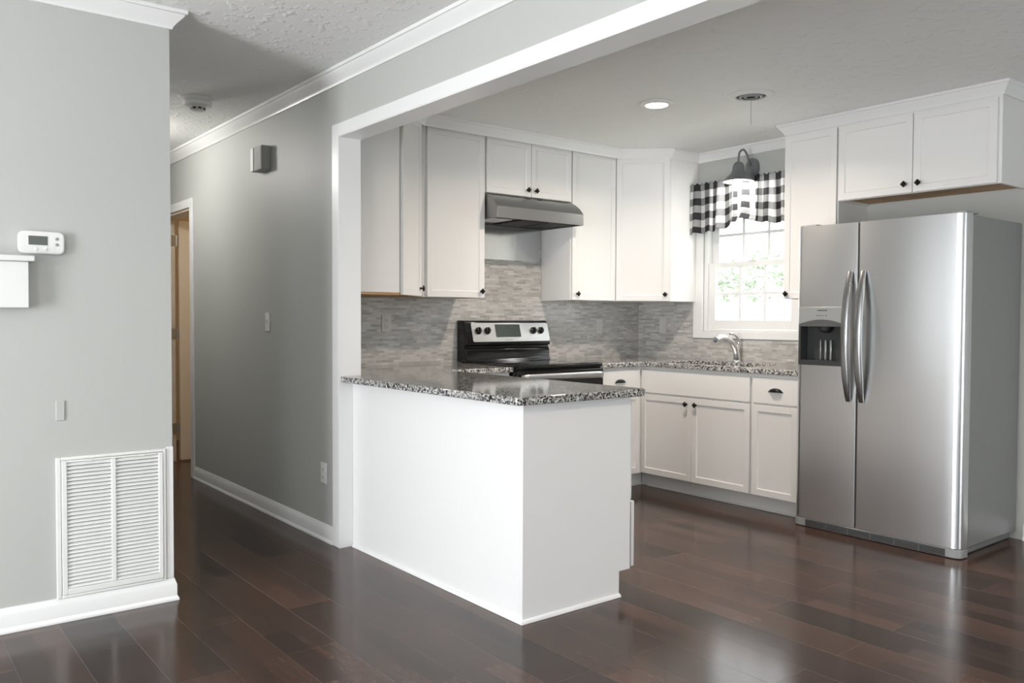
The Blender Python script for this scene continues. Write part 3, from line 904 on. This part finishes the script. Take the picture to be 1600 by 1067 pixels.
# ------------------------------------------------------------------ range hood
t = thing('range_hood', 'brushed steel range hood under the short two-door cabinet', 'range hood', (-1.752, 1.192, 1.872), RX)
HD = -1.752 - XW - 0.002
HW = 0.758
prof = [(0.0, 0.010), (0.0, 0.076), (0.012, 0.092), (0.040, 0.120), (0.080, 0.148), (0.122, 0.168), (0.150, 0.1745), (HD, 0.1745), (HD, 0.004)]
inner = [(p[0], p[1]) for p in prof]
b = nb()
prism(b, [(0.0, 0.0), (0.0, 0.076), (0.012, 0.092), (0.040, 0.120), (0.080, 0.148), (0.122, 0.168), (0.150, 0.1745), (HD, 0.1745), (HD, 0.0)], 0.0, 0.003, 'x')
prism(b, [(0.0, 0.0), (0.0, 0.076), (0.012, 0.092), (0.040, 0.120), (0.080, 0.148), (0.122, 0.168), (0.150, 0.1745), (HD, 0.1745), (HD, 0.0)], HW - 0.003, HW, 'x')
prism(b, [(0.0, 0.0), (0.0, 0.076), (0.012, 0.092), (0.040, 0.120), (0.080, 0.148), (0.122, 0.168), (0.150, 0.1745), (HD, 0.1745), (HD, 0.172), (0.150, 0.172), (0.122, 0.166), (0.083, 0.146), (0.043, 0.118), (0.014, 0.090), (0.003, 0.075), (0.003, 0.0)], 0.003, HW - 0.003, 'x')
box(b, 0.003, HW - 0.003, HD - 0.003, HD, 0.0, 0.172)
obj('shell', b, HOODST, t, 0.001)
UNDER = mat('dark_filter_metal', (0.05, 0.05, 0.05), 0.4, 0.8)
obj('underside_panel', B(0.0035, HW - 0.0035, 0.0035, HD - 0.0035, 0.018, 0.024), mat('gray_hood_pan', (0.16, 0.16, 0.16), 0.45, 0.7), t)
for x0, x1 in ((0.28, 0.50), (0.51, 0.735)):
    b = nb(); box(b, x0, x1, 0.09, HD - 0.04, 0.010, 0.0175)
    for k in range(9): box(b, x0 + 0.005, x1 - 0.005, 0.10 + k * 0.035, 0.12 + k * 0.035, 0.007, 0.0098)
    obj('grease_filter', b, UNDER, t)
obj('light_lens', B(0.06, 0.24, 0.15, HD - 0.12, 0.011, 0.0175), mat('frosted_lens', (0.7, 0.7, 0.68), 0.3), t, 0.003)
for x in (0.33, 0.43): obj('rocker_switch', B(x, x + 0.030, 0.10, 0.112, 0.159, 0.168), DARKPL, t)

# steel plate on the wall behind the stove
o = obj('steel_backsplash_plate', B(XW + 0.001, XW + 0.003, 1.197, 1.936, 1.640, 1.871), PLATE, None)
tag(o, 'plain stainless steel plate on the wall right below the range hood', 'wall plate')

# ------------------------------------------------------------------ refrigerator
FX0, FX1, FYF, FH = -0.297, 0.667, 2.314, 1.762
t = thing('refrigerator', 'stainless side-by-side refrigerator with water dispenser in its left door', 'refrigerator', (FX0, FYF, 0))
W_ = FX1 - FX0
b = nb(); box(b, 0.004, W_ - 0.004, 0.085, 0.690, 0.045, FH - 0.006); box(b, 0.03, W_ - 0.03, 0.10, 0.67, 0.001, 0.0445)
obj('body', b, FRSIDE, t, 0.008)
SPL = 0.3925
def doorprof(x0, x1, rl, rr, d=0.076):
    pts = [(x0, d)]
    for k in range(9):
        a = PI / 2 * k / 8; pts.append((x0 + rl - rl * math.cos(a), rl - rl * math.sin(a)))
    n = 10
    for k in range(1, n):
        s = k / n; pts.append((x0 + rl + (x1 - rr - x0 - rl) * s, -0.006 * math.sin(PI * s)))
    for k in range(9):
        a = PI / 2 * k / 8; pts.append((x1 - rr + rr * math.sin(a), rr - rr * math.cos(a)))
    pts.append((x1, d))
    return pts
ld = obj('freezer_door', prism(nb(), doorprof(0.0, SPL - 0.006, 0.045, 0.0008), 0.052, FH, 'z'), STEEL, t, smooth=40)
rd = obj('fridge_door', prism(nb(), doorprof(SPL + 0.006, W_, 0.0008, 0.048), 0.052, FH, 'z'), STEEL, t, smooth=40)
b = nb(); box(b, 0.012, W_ - 0.012, 0.0765, 0.0845, 0.056, FH - 0.012); box(b, SPL - 0.0059, SPL + 0.0059, 0.0008, 0.0765, 0.056, FH - 0.006)  # door gasket, plus a dark strip standing in for shade between the doors
obj('gasket_and_gap_shade', b, SLOT, t)
# dispenser opening
dx0, dx1, dz0, dz1 = 0.030, 0.322, 0.955, 1.292
cut(ld, [B(dx0 + 0.006, dx1 - 0.006, -0.05, 0.066, dz0 + 0.006, dz1 - 0.006)])
dp = obj('dispenser', nb(), DARKPL, ld)
b = nb()
box(b, dx0, dx1, -0.0105, 0.004, dz0, dz0 + 0.030)                       # sill
box(b, dx0, dx0 + 0.013, -0.0095, 0.004, dz0 + 0.030, dz1 - 0.10); box(b, dx1 - 0.013, dx1, -0.0095, 0.004, dz0 + 0.030, dz1 - 0.10)
box(b, dx0 + 0.013, dx1 - 0.013, 0.060, 0.064, dz0 + 0.02, dz1 - 0.02)  # back of the niche
box(b, dx0 + 0.007, dx0 + 0.012, 0.004, 0.060, dz0 + 0.02, dz1 - 0.02); box(b, dx1 - 0.012, dx1 - 0.007, 0.004, 0.060, dz0 + 0.02, dz1 - 0.02)
box(b, dx0 + 0.012, dx1 - 0.012, 0.004, 0.060, dz0 + 0.010, dz0 + 0.024)
b.to_mesh(dp.data); b.free()
arch = [(dx0, dz1 - 0.10)]
n = 16
low = [(dx0 + (dx1 - dx0) * k / n, dz1 - 0.100 + 0.027 * math.sin(PI * k / n)) for k in range(n + 1)]
b = nb(); prism(b, low + [(dx1, dz1 - 0.006), (dx1 - 0.008, dz1), (dx0 + 0.008, dz1), (dx0, dz1 - 0.006)], -0.0115, 0.004, 'y')
obj('control_fascia', b, mat('satin_gray_fascia', (0.42, 0.43, 0.43), 0.35, 0.6), dp, 0.0012)
b = nb(); prism(b, low + [(dx1, dz1 - 0.112), (dx0, dz1 - 0.112)], -0.0105, 0.004, 'y')
obj('hood_lip', b, mat('charcoal_lip', (0.085, 0.09, 0.09), 0.35), dp)
obj('chute', lathe(nb(), [(0.040, dz1 - 0.112), (0.034, dz1 - 0.135), (0.016, dz1 - 0.150)], (0.176, 0.032, 0), seg=20), SLOT, dp)
for x, r in ((0.140, 0.004), (0.172, 0.006), (0.205, 0.006)):
    obj('paddle', B(x - r, x + r, 0.040, 0.046, dz0 + 0.030, dz0 + 0.145), mat('clear_gray_lever', (0.35, 0.38, 0.37), 0.12, 0.5), dp, 0.002)
obj('brand_mark', B(0.150, 0.212, -0.0122, -0.0116, dz1 - 0.022, dz1 - 0.017), DARKPL, dp)
b = nb()
for k, x in enumerate((0.144, 0.156, 0.168, 0.182, 0.200)): box(b, x, x + 0.007 + 0.003 * (k == 4), -0.0122, -0.0116, dz1 - 0.051, dz1 - 0.047)
obj('panel_print', b, DARKPL, dp)


def bow_handle(par, x):
    pts = []
    zt, zb = 1.490, 0.760
    for k in range(25):
        s = k / 24
        pts.append((x, -0.012 - 0.052 * math.sin(PI * s) ** 0.8, zb + (zt - zb) * s))
    b = nb()
    n = len(pts)
    # flat strap section: wide in x, thin in depth
    rings = []
    for i, p in enumerate(pts):
        e = min(1, 0.62 + 2.2 * min(i, n - 1 - i) / (n - 1))
        hw, hd = 0.0215 * e, 0.011
        ringv = []
        for k in range(16):
            a = 2 * PI * k / 16
            cx, cy = math.cos(a), math.sin(a)
            ringv.append(b.verts.new((p[0] + hw * math.copysign(abs(cx) ** 0.6, cx), p[1] + hd * math.copysign(abs(cy) ** 0.6, cy), p[2])))
        rings.append(ringv)
    for i in range(n - 1):
        for k in range(16):
            j = (k + 1) % 16; b.faces.new((rings[i][k], rings[i][j], rings[i + 1][j], rings[i + 1][k]))
    b.faces.new(rings[0][::-1]); b.faces.new(rings[-1])
    bmesh.ops.recalc_face_normals(b, faces=b.faces)
    h = obj('handle', b, HANDLE, par)
    for z in (zt - 0.022, zb + 0.022): obj('handle_mount', B(x - 0.010, x + 0.010, -0.018, -0.004, z - 0.02, z + 0.02), DARKPL, h, 0.002)
    return h


bow_handle(ld, SPL - 0.042)
bow_handle(rd, SPL + 0.036)
# hinge caps and base grille
for x0, x1 in ((0.012, 0.12), (W_ - 0.085, W_ - 0.008)):
    b = nb(); box(b, x0, x1, 0.020, 0.16, FH + 0.0005, FH + 0.012)
    obj('hinge_cover', b, GRAYPL, t, 0.005)
b = nb()
gp = [(0.0, 0.10)]
pts = [(0.0, 0.083)] + [(0.0 + 0.05 - 0.05 * math.cos(PI / 2 * k / 6), 0.033 - 0.035 * math.sin(PI / 2 * k / 6)) for k in range(7)] + [(W_ - 0.05 + 0.05 * math.sin(PI / 2 * k / 6), 0.033 - 0.035 * math.cos(PI / 2 * k / 6)) for k in range(7)] + [(W_, 0.083)]
prism(b, pts, 0.004, 0.049, 'z')
gr = obj('base_grille', b, GRAYPL, t, 0.003)
b = nb(); box(b, 0.085, W_ - 0.075, -0.0045, -0.0025, 0.008, 0.0455)  # dark strip on the grille face standing in for its shaded recess
obj('grille_shade_strip', b, SLOT, gr)
b = nb()
for k in range(4):
    z = 0.014 + k * 0.0085; box(b, 0.086, W_ - 0.076, -0.0075, -0.0046, z, z + 0.0022)
for k in range(1, 6):
    x = 0.085 + (W_ - 0.16) * k / 6; box(b, x - 0.002, x + 0.002, -0.0072, -0.0046, 0.010, 0.043)
obj('grille_slats', b, mat('dark_grille_plastic', (0.13, 0.13, 0.135), 0.4), gr)

# ------------------------------------------------------------------ window valance and rod
t = thing('curtain_rod', 'thin white rod carrying the checked valance over the window', 'curtain rod', (-1.60, YW - 0.075, 2.205))
obj('rod', lathe(nb(), [(0.006, 0.012), (0.006, 0.955)], (0, 0, 0), 'x', 12), WHITEPL, t)
for x in (0.018, 0.945):
    obj('bracket', B(x - 0.006, x + 0.006, 0.007, 0.054, -0.010, 0.010), WHITEPL, t, 0.002)
b = nb()
NX, NZ = 240, 44
uvl = b.loops.layers.uv.new('UVMap')
grid = []
def fold(x, s):
    """depth of the folds; s = 0 at the rod, 1 at the hem"""
    a = 0.5 * math.sin(x * 31 + 0.6) + 0.35 * math.sin(x * 57 + 2.1) + 0.2 * math.sin(x * 93 + 0.4)
    return a * (0.014 + 0.017 * s)
XA, XB = -1.605, -0.665
zt_ = 2.232
for i in range(NX + 1):
    u = i / NX; x = XA + (XB - XA) * u
    hem = 1.862 + 0.030 * u + 0.058 * math.exp(-((u - 0.52) / 0.16) ** 2) - 0.02 * math.exp(-((u - 0.62) / 0.03) ** 2) + 0.006 * math.sin(x * 60)
    row = []
    for k in range(NZ + 1):
        s = k / NZ
        z = zt_ + (hem - zt_) * s + (0.006 * math.sin(x * 150) * (1 - s * 12) if s < 0.08 else 0)
        y = YW - 0.090 - fold(x, s) * (0.35 if s < 0.13 else 1)
        if 0.06 < s < 0.13: y += 0.0
        if s > 0.9: y -= 0.020 * math.exp(-((u - 0.50) / 0.12) ** 2) * (s - 0.9) * 10
        # rod pocket: cloth wraps just outside the rod
        row.append(b.verts.new((x + 0.010 * math.sin(x * 31 + 2) * s, y - 0.006, z)))
    grid.append(row)
for i in range(NX):
    for k in range(NZ):
        f = b.faces.new((grid[i][k], grid[i][k + 1], grid[i + 1][k + 1], grid[i + 1][k]))
        for lp, (a, c) in zip(f.loops, ((i, k), (i, k + 1), (i + 1, k + 1), (i + 1, k))):
            lp[uvl].uv = (a / NX * 1.16 + 0.008 * math.sin(a * 0.11 + 1.0) + 0.006 * math.sin(a * 0.23), -c / NZ * 0.37)
val = obj('window_valance', b, CHECK, None, smooth=80)
sm = val.modifiers.new('thick', 'SOLIDIFY'); sm.thickness = 0.0012
tag(val, 'black and white buffalo-check valance hanging at the sink window', 'curtain')

# ------------------------------------------------------------------ barn lamp over the sink
t = thing('barn_wall_lamp', 'gray gooseneck barn lamp glowing above the checked valance', 'wall lamp', (-1.105, YW, 2.30))
b = nb(); lathe(b, [(0.050, -0.001), (0.050, -0.030), (0.044, -0.040), (0.018, -0.046)], (0, 0, 0.0), 'y', 32)
for v in b.verts: v.co.z = v.co.z * 1.45
obj('wall_plate', b, GUN, t)
arm = curve_pts([(0, -0.028, 0.0), (0, -0.060, 0.035), (0, -0.085, 0.090), (0, -0.125, 0.118), (0, -0.168, 0.095), (0, -0.180, 0.045), (0, -0.180, 0.012)], 6)
obj('gooseneck', tube(nb(), arm, 0.0075, 12, 1.0, (1, 0, 0)), GUN, t)
b = nb()
sh = [(0.018, 0.026), (0.032, 0.016), (0.040, -0.006), (0.044, -0.036), (0.060, -0.062), (0.088, -0.086), (0.106, -0.106), (0.109, -0.112), (0.104, -0.110), (0.085, -0.090), (0.058, -0.066), (0.041, -0.039), (0.036, -0.006), (0.016, 0.010)]
lathe(b, sh, (0, -0.180, 0.0), 'z', 40)
obj('shade', b, GUN, t)
obj('shade_liner', lathe(nb(), [(0.0355, -0.012), (0.0400, -0.041), (0.0570, -0.0685), (0.0840, -0.0925), (0.1030, -0.1125)], (0, -0.180, 0), 'z', 40, caps=False), WHITEPL, t)
obj('bulb', lathe(nb(), [(0.012, -0.012), (0.014, -0.044), (0.026, -0.070), (0.030, -0.090), (0.024, -0.108), (0.008, -0.117)], (0, -0.180, 0), 'z', 24), BULB, t)
point('sink_lamp_light', (-1.105, YW - 0.18, 2.14), 4.8, (1.0, 0.98, 0.95), 0.045)

# ------------------------------------------------------------------ ceiling fittings
def recessed(label, x, y, energy, group=None):
    t = thing('recessed_light', label, 'ceiling light', (x, y, CK), 0, group)
    obj('trim_ring', lathe(nb(), [(0.092, -0.0008), (0.094, -0.006), (0.083, -0.013), (0.066, -0.016), (0.064, -0.012), (0.064, -0.001)], seg=40), WHITEPL, t)
    obj('lens', lathe(nb(), [(0.0635, -0.002), (0.0635, -0.013), (0.052, -0.020), (0.02, -0.024)], seg=40), LENS, t)
    l = area('recessed_light_beam', (x, y, CK - 0.027), (0, 0, -1), 0.11, 0.11, energy, (1.0, 0.86, 0.73), 156); l.data.shape = 'DISK'


recessed('round recessed ceiling light, lit, above the stove side of the kitchen', -0.765, 1.605, 23.5)
recessed('added recessed ceiling light, out of view right of the fridge, fill for the base cabinets', 1.75, 0.85, 16)  # added, unseen lamp that brightens the base cabinets
t = thing('ceiling_vent', 'round white ceiling exhaust vent with pull chain, right of the recessed light', 'vent', (-0.320, 1.890, CK))
obj('flange', lathe(nb(), [(0.128, -0.0008), (0.130, -0.004), (0.105, -0.011), (0.085, -0.013), (0.083, -0.008), (0.083, -0.0015)], seg=44), CEIL, t)
obj('throat_shade_disc', lathe(nb(), [(0.0825, -0.0015), (0.0825, -0.0035)], seg=40), SLOT, t)  # flat dark disc stands in for the shaded hollow of the vent
for r in (0.056, 0.032):
    obj('louver_ring', lathe(nb(), [(r + 0.008, -0.004), (r + 0.010, -0.010), (r, -0.016), (r - 0.006, -0.014), (r + 0.003, -0.006)], seg=36, caps=False), GRAYPL, t)
obj('pull_chain', tube(nb(), [(0, 0, -0.012), (0.0, 0.0, -0.09), (0.001, 0, -0.165)], 0.0012, 6), GRAYPL, t)
t = thing('smoke_detector', 'white round smoke detector on the dark hallway ceiling', 'smoke detector', (-2.50, -0.465, CL - 0.0004))
t.scale = (1.3, 1.3, 1.3)
obj('base', lathe(nb(), [(0.066, -0.0008), (0.066, -0.012), (0.060, -0.016)], seg=36), WHITEPL, t)
obj('cover', lathe(nb(), [(0.059, -0.0165), (0.062, -0.022), (0.060, -0.034), (0.050, -0.040), (0.036, -0.042)], seg=36), WHITEPL, t)
obj('sensor_chamber', lathe(nb(), [(0.030, -0.0425), (0.030, -0.056), (0.024, -0.060)], seg=24), WHITEPL, t)
b = nb()
for k in range(8):
    a = 2 * PI * k / 8
    c_, s_ = math.cos(a), math.sin(a)
    v = [b.verts.new((c_ * 0.0306 - s_ * w2, s_ * 0.0306 + c_ * w2, z)) for w2, z in ((-0.008, -0.045), (0.008, -0.045), (0.008, -0.053), (-0.008, -0.053))]
    v2 = [b.verts.new(p.co * 1.0 + Vector((c_, s_, 0)) * 0.0012) for p in v]
    for i in range(4): b.faces.new((v[i], v[(i + 1) % 4], v2[(i + 1) % 4], v2[i]))
    b.faces.new(v2); b.faces.new(v[::-1])
obj('sensor_slots', b, SLOT, t)
t = thing('hall_ceiling_light', 'flush dome light on the hallway ceiling behind the left wall', 'ceiling light', (-3.50, -0.84, CL))
obj('pan', lathe(nb(), [(0.14, -0.0008), (0.14, -0.02), (0.13, -0.025)], seg=32), WHITEPL, t)
obj('dome', lathe(nb(), [(0.128, -0.026), (0.118, -0.055), (0.085, -0.078), (0.03, -0.09)], seg=32), mat('lit_dome_glass', (1, 1, 1), 0.5, emit=(1, 0.97, 0.92), es=3), t)
point('hall_light', (-3.50, -0.84, CL - 0.17), 19, (1.0, 0.98, 0.94), 0.06)
point('bedroom_light', (-4.0, 1.5, 2.1), 24, (1.0, 0.72, 0.42), 0.1)

# ------------------------------------------------------------------ things on the hall wall
t = thing('door_chime', 'gray boxy door chime high on the hallway wall', 'door chime', (-2.465, YH, 2.195))
b = nb(); box(b, -0.085, 0.085, -0.060, -0.0008, -0.072, 0.072)
obj('case', b, mat('gray_chime_plastic', (0.36, 0.37, 0.35), 0.5), t, 0.003)
obj('grille_cloth', B(-0.036, 0.078, -0.0625, -0.0602, -0.064, 0.064), mat('gray_chime_cloth', (0.48, 0.49, 0.48), 0.7), t, 0.001)
obj('side_strip', B(-0.084, -0.040, -0.066, -0.0602, -0.071, 0.071), WHITEPL, t, 0.002)


def wall_plate(name, label, cat, loc, rot, kind, m=WHITEPL, group=None):
    t = thing(name, label, cat, loc, rot, group)
    obj('cover_plate', B(-0.035, 0.035, -0.006, -0.0005, -0.058, 0.058), m, t, 0.003)
    if kind == 'toggle':
        obj('toggle', B(-0.005, 0.005, -0.017, -0.0062, -0.004, 0.013), m, t, 0.002)
        obj('toggle_frame', B(-0.009, 0.009, -0.0075, -0.0061, -0.018, 0.018), m, t, 0.0006)
    elif kind == 'rocker':
        obj('rocker', B(-0.016, 0.016, -0.0090, -0.0061, -0.033, 0.033), m, t, 0.002)
    else:
        for z in (-0.021, 0.021):
            r = obj('receptacle', prism(nb(), rounded([(-0.016, z - 0.0145, 1), (0.016, z - 0.0145, 1), (0.016, z + 0.0145, 1), (-0.016, z + 0.0145, 1)], 0.01), -0.0085, -0.0061, 'y'), m, t)
            b = nb(); box(b, -0.0075, -0.0055, -0.0090, -0.0086, z - 0.003, z + 0.006); box(b, 0.0055, 0.0075, -0.0090, -0.0086, z - 0.003, z + 0.006)
            box(b, -0.0022, 0.0022, -0.0090, -0.0086, z - 0.0105, z - 0.0065)
            obj('slots', b, SLOT, r)
    return t


wall_plate('light_switch', 'white toggle light switch at mid height on the hallway wall', 'light switch', (-2.44, YH, 1.192), 0, 'toggle')
wall_plate('power_outlet', 'white power outlet low on the hallway wall by the opening', 'outlet', (-1.655, YH, 0.368), 0, 'outlet')
wall_plate('power_outlet', 'greige outlet on the mosaic tile left of the stove', 'outlet', (XW, 0.640, 1.185), RX, 'outlet', TILEPL)
wall_plate('wall_switch', 'greige rocker switch on the mosaic tile right of the stove', 'light switch', (XW, 2.555, 1.160), RX, 'rocker', TILEPL)
wall_plate('wall_switch', 'greige rocker switch on the mosaic tile left of the sink window', 'light switch', (-1.945, YW - 0.007, 1.165), 0, 'rocker', TILEPL)

t = thing('blank_wall_plate', 'small painted-over blank plate on the left wall above the air grille', 'wall plate', (XL, -1.442, 0.846), RX)
obj('plate', B(-0.016, 0.016, -0.005, -0.0004, -0.040, 0.040), WALL, t, 0.003)

# ------------------------------------------------------------------ left wall: return grille, thermostat, chime cover
t = thing('return_air_grille', 'white louvered return air grille low on the left wall', 'vent', (XL, -1.249, 0.376), RX)
gw, gh = 0.2065, 0.283
b = nb()
box(b, -gw - 0.006, -gw + 0.012, -0.012, -0.0006, -gh, gh); box(b, gw - 0.012, gw + 0.0, -0.012, -0.0006, -gh, gh)
box(b, -gw + 0.012, gw - 0.012, -0.012, -0.0006, gh - 0.012, gh); box(b, -gw + 0.012, gw - 0.012, -0.012, -0.0006, -gh, -gh + 0.012)
obj('outer_frame', b, WHITEPL, t, 0.003)
b = nb()
i0 = 0.0135
ow, oh = gw - i0, gh - i0
lx0, lx1, lz0, lz1 = -0.174, 0.176, -0.246, 0.264
lz1 = 0.262
box(b, -ow, lx0, -0.016, -0.003, -oh, oh); box(b, lx1, ow, -0.016, -0.003, -oh, oh)
box(b, lx0, lx1, -0.016, -0.003, lz1, oh); box(b, lx0, lx1, -0.016, -0.003, -oh, lz0); box(b, -0.0095, 0.0075, -0.016, -0.003, lz0, lz1)
obj('face_plate', b, WHITEPL, t, 0.002)
obj('duct_shade_sheet', B(lx0 - 0.004, lx1 + 0.004, -0.0028, -0.0008, lz0 - 0.004, lz1 + 0.004), mat('gray_duct_shade', (0.16, 0.16, 0.16), 0.8), t)  # dark sheet on the wall in place of the shaded duct behind the louvers
N = 33
for k in range(N):
    z = lz0 + (lz1 - lz0) * (k + 0.5) / N
    for x0, x1 in ((lx0, -0.0097), (0.0077, lx1)):
        b = nb(); prism(b, [(-0.0155, z - 0.0050), (-0.0145, z - 0.0058), (-0.0035, z + 0.0050), (-0.0045, z + 0.0058)], x0, x1, 'x')
        obj('louver', b, WHITEPL, t)
for x in (-0.09, 0.11):
    obj('latch', B(x - 0.009, x + 0.009, -0.018, -0.0162, gh - 0.022, gh - 0.0125), WHITEPL, t, 0.001)

t = thing('thermostat', 'white digital thermostat on the left wall', 'thermostat', (XL, -1.503, 1.508), RX)
b = nb(); prism(b, rounded([(-0.080, -0.044, 1), (0.080, -0.044, 1), (0.080, 0.044, 1), (-0.080, 0.044, 1)], 0.024), -0.024, -0.0006, 'y')
obj('case', b, WHITEPL, t, 0.006, 3)
obj('screen', B(-0.046, 0.020, -0.0255, -0.0242, -0.010, 0.025), LCD, t, 0.001)
for x, z in ((0.052, 0.016), (0.052, -0.006)): obj('button', lathe(nb(), [(0.006, -0.0242), (0.006, -0.026), (0.004, -0.0268)], (x, 0, z), 'y', 16), GRAYPL, t)
for x, z in ((-0.020, -0.025), (0.012, -0.026)): obj('button', lathe(nb(), [(0.006, -0.0242), (0.006, -0.026), (0.004, -0.0268)], (x, 0, z), 'y', 16), WHITEPL, t)
t = thing('chime_cover', 'white box with a ledge top at the left edge, below the thermostat', 'wall box', (XL, -1.66, 1.345), RX)
obj('box', B(-0.11, 0.107, -0.055, -0.0006, -0.092, 0.085), WHITEPL, t, 0.003)
obj('ledge', B(-0.125, 0.126, -0.072, -0.0006, 0.0855, 0.108), WHITEPL, t, 0.004)
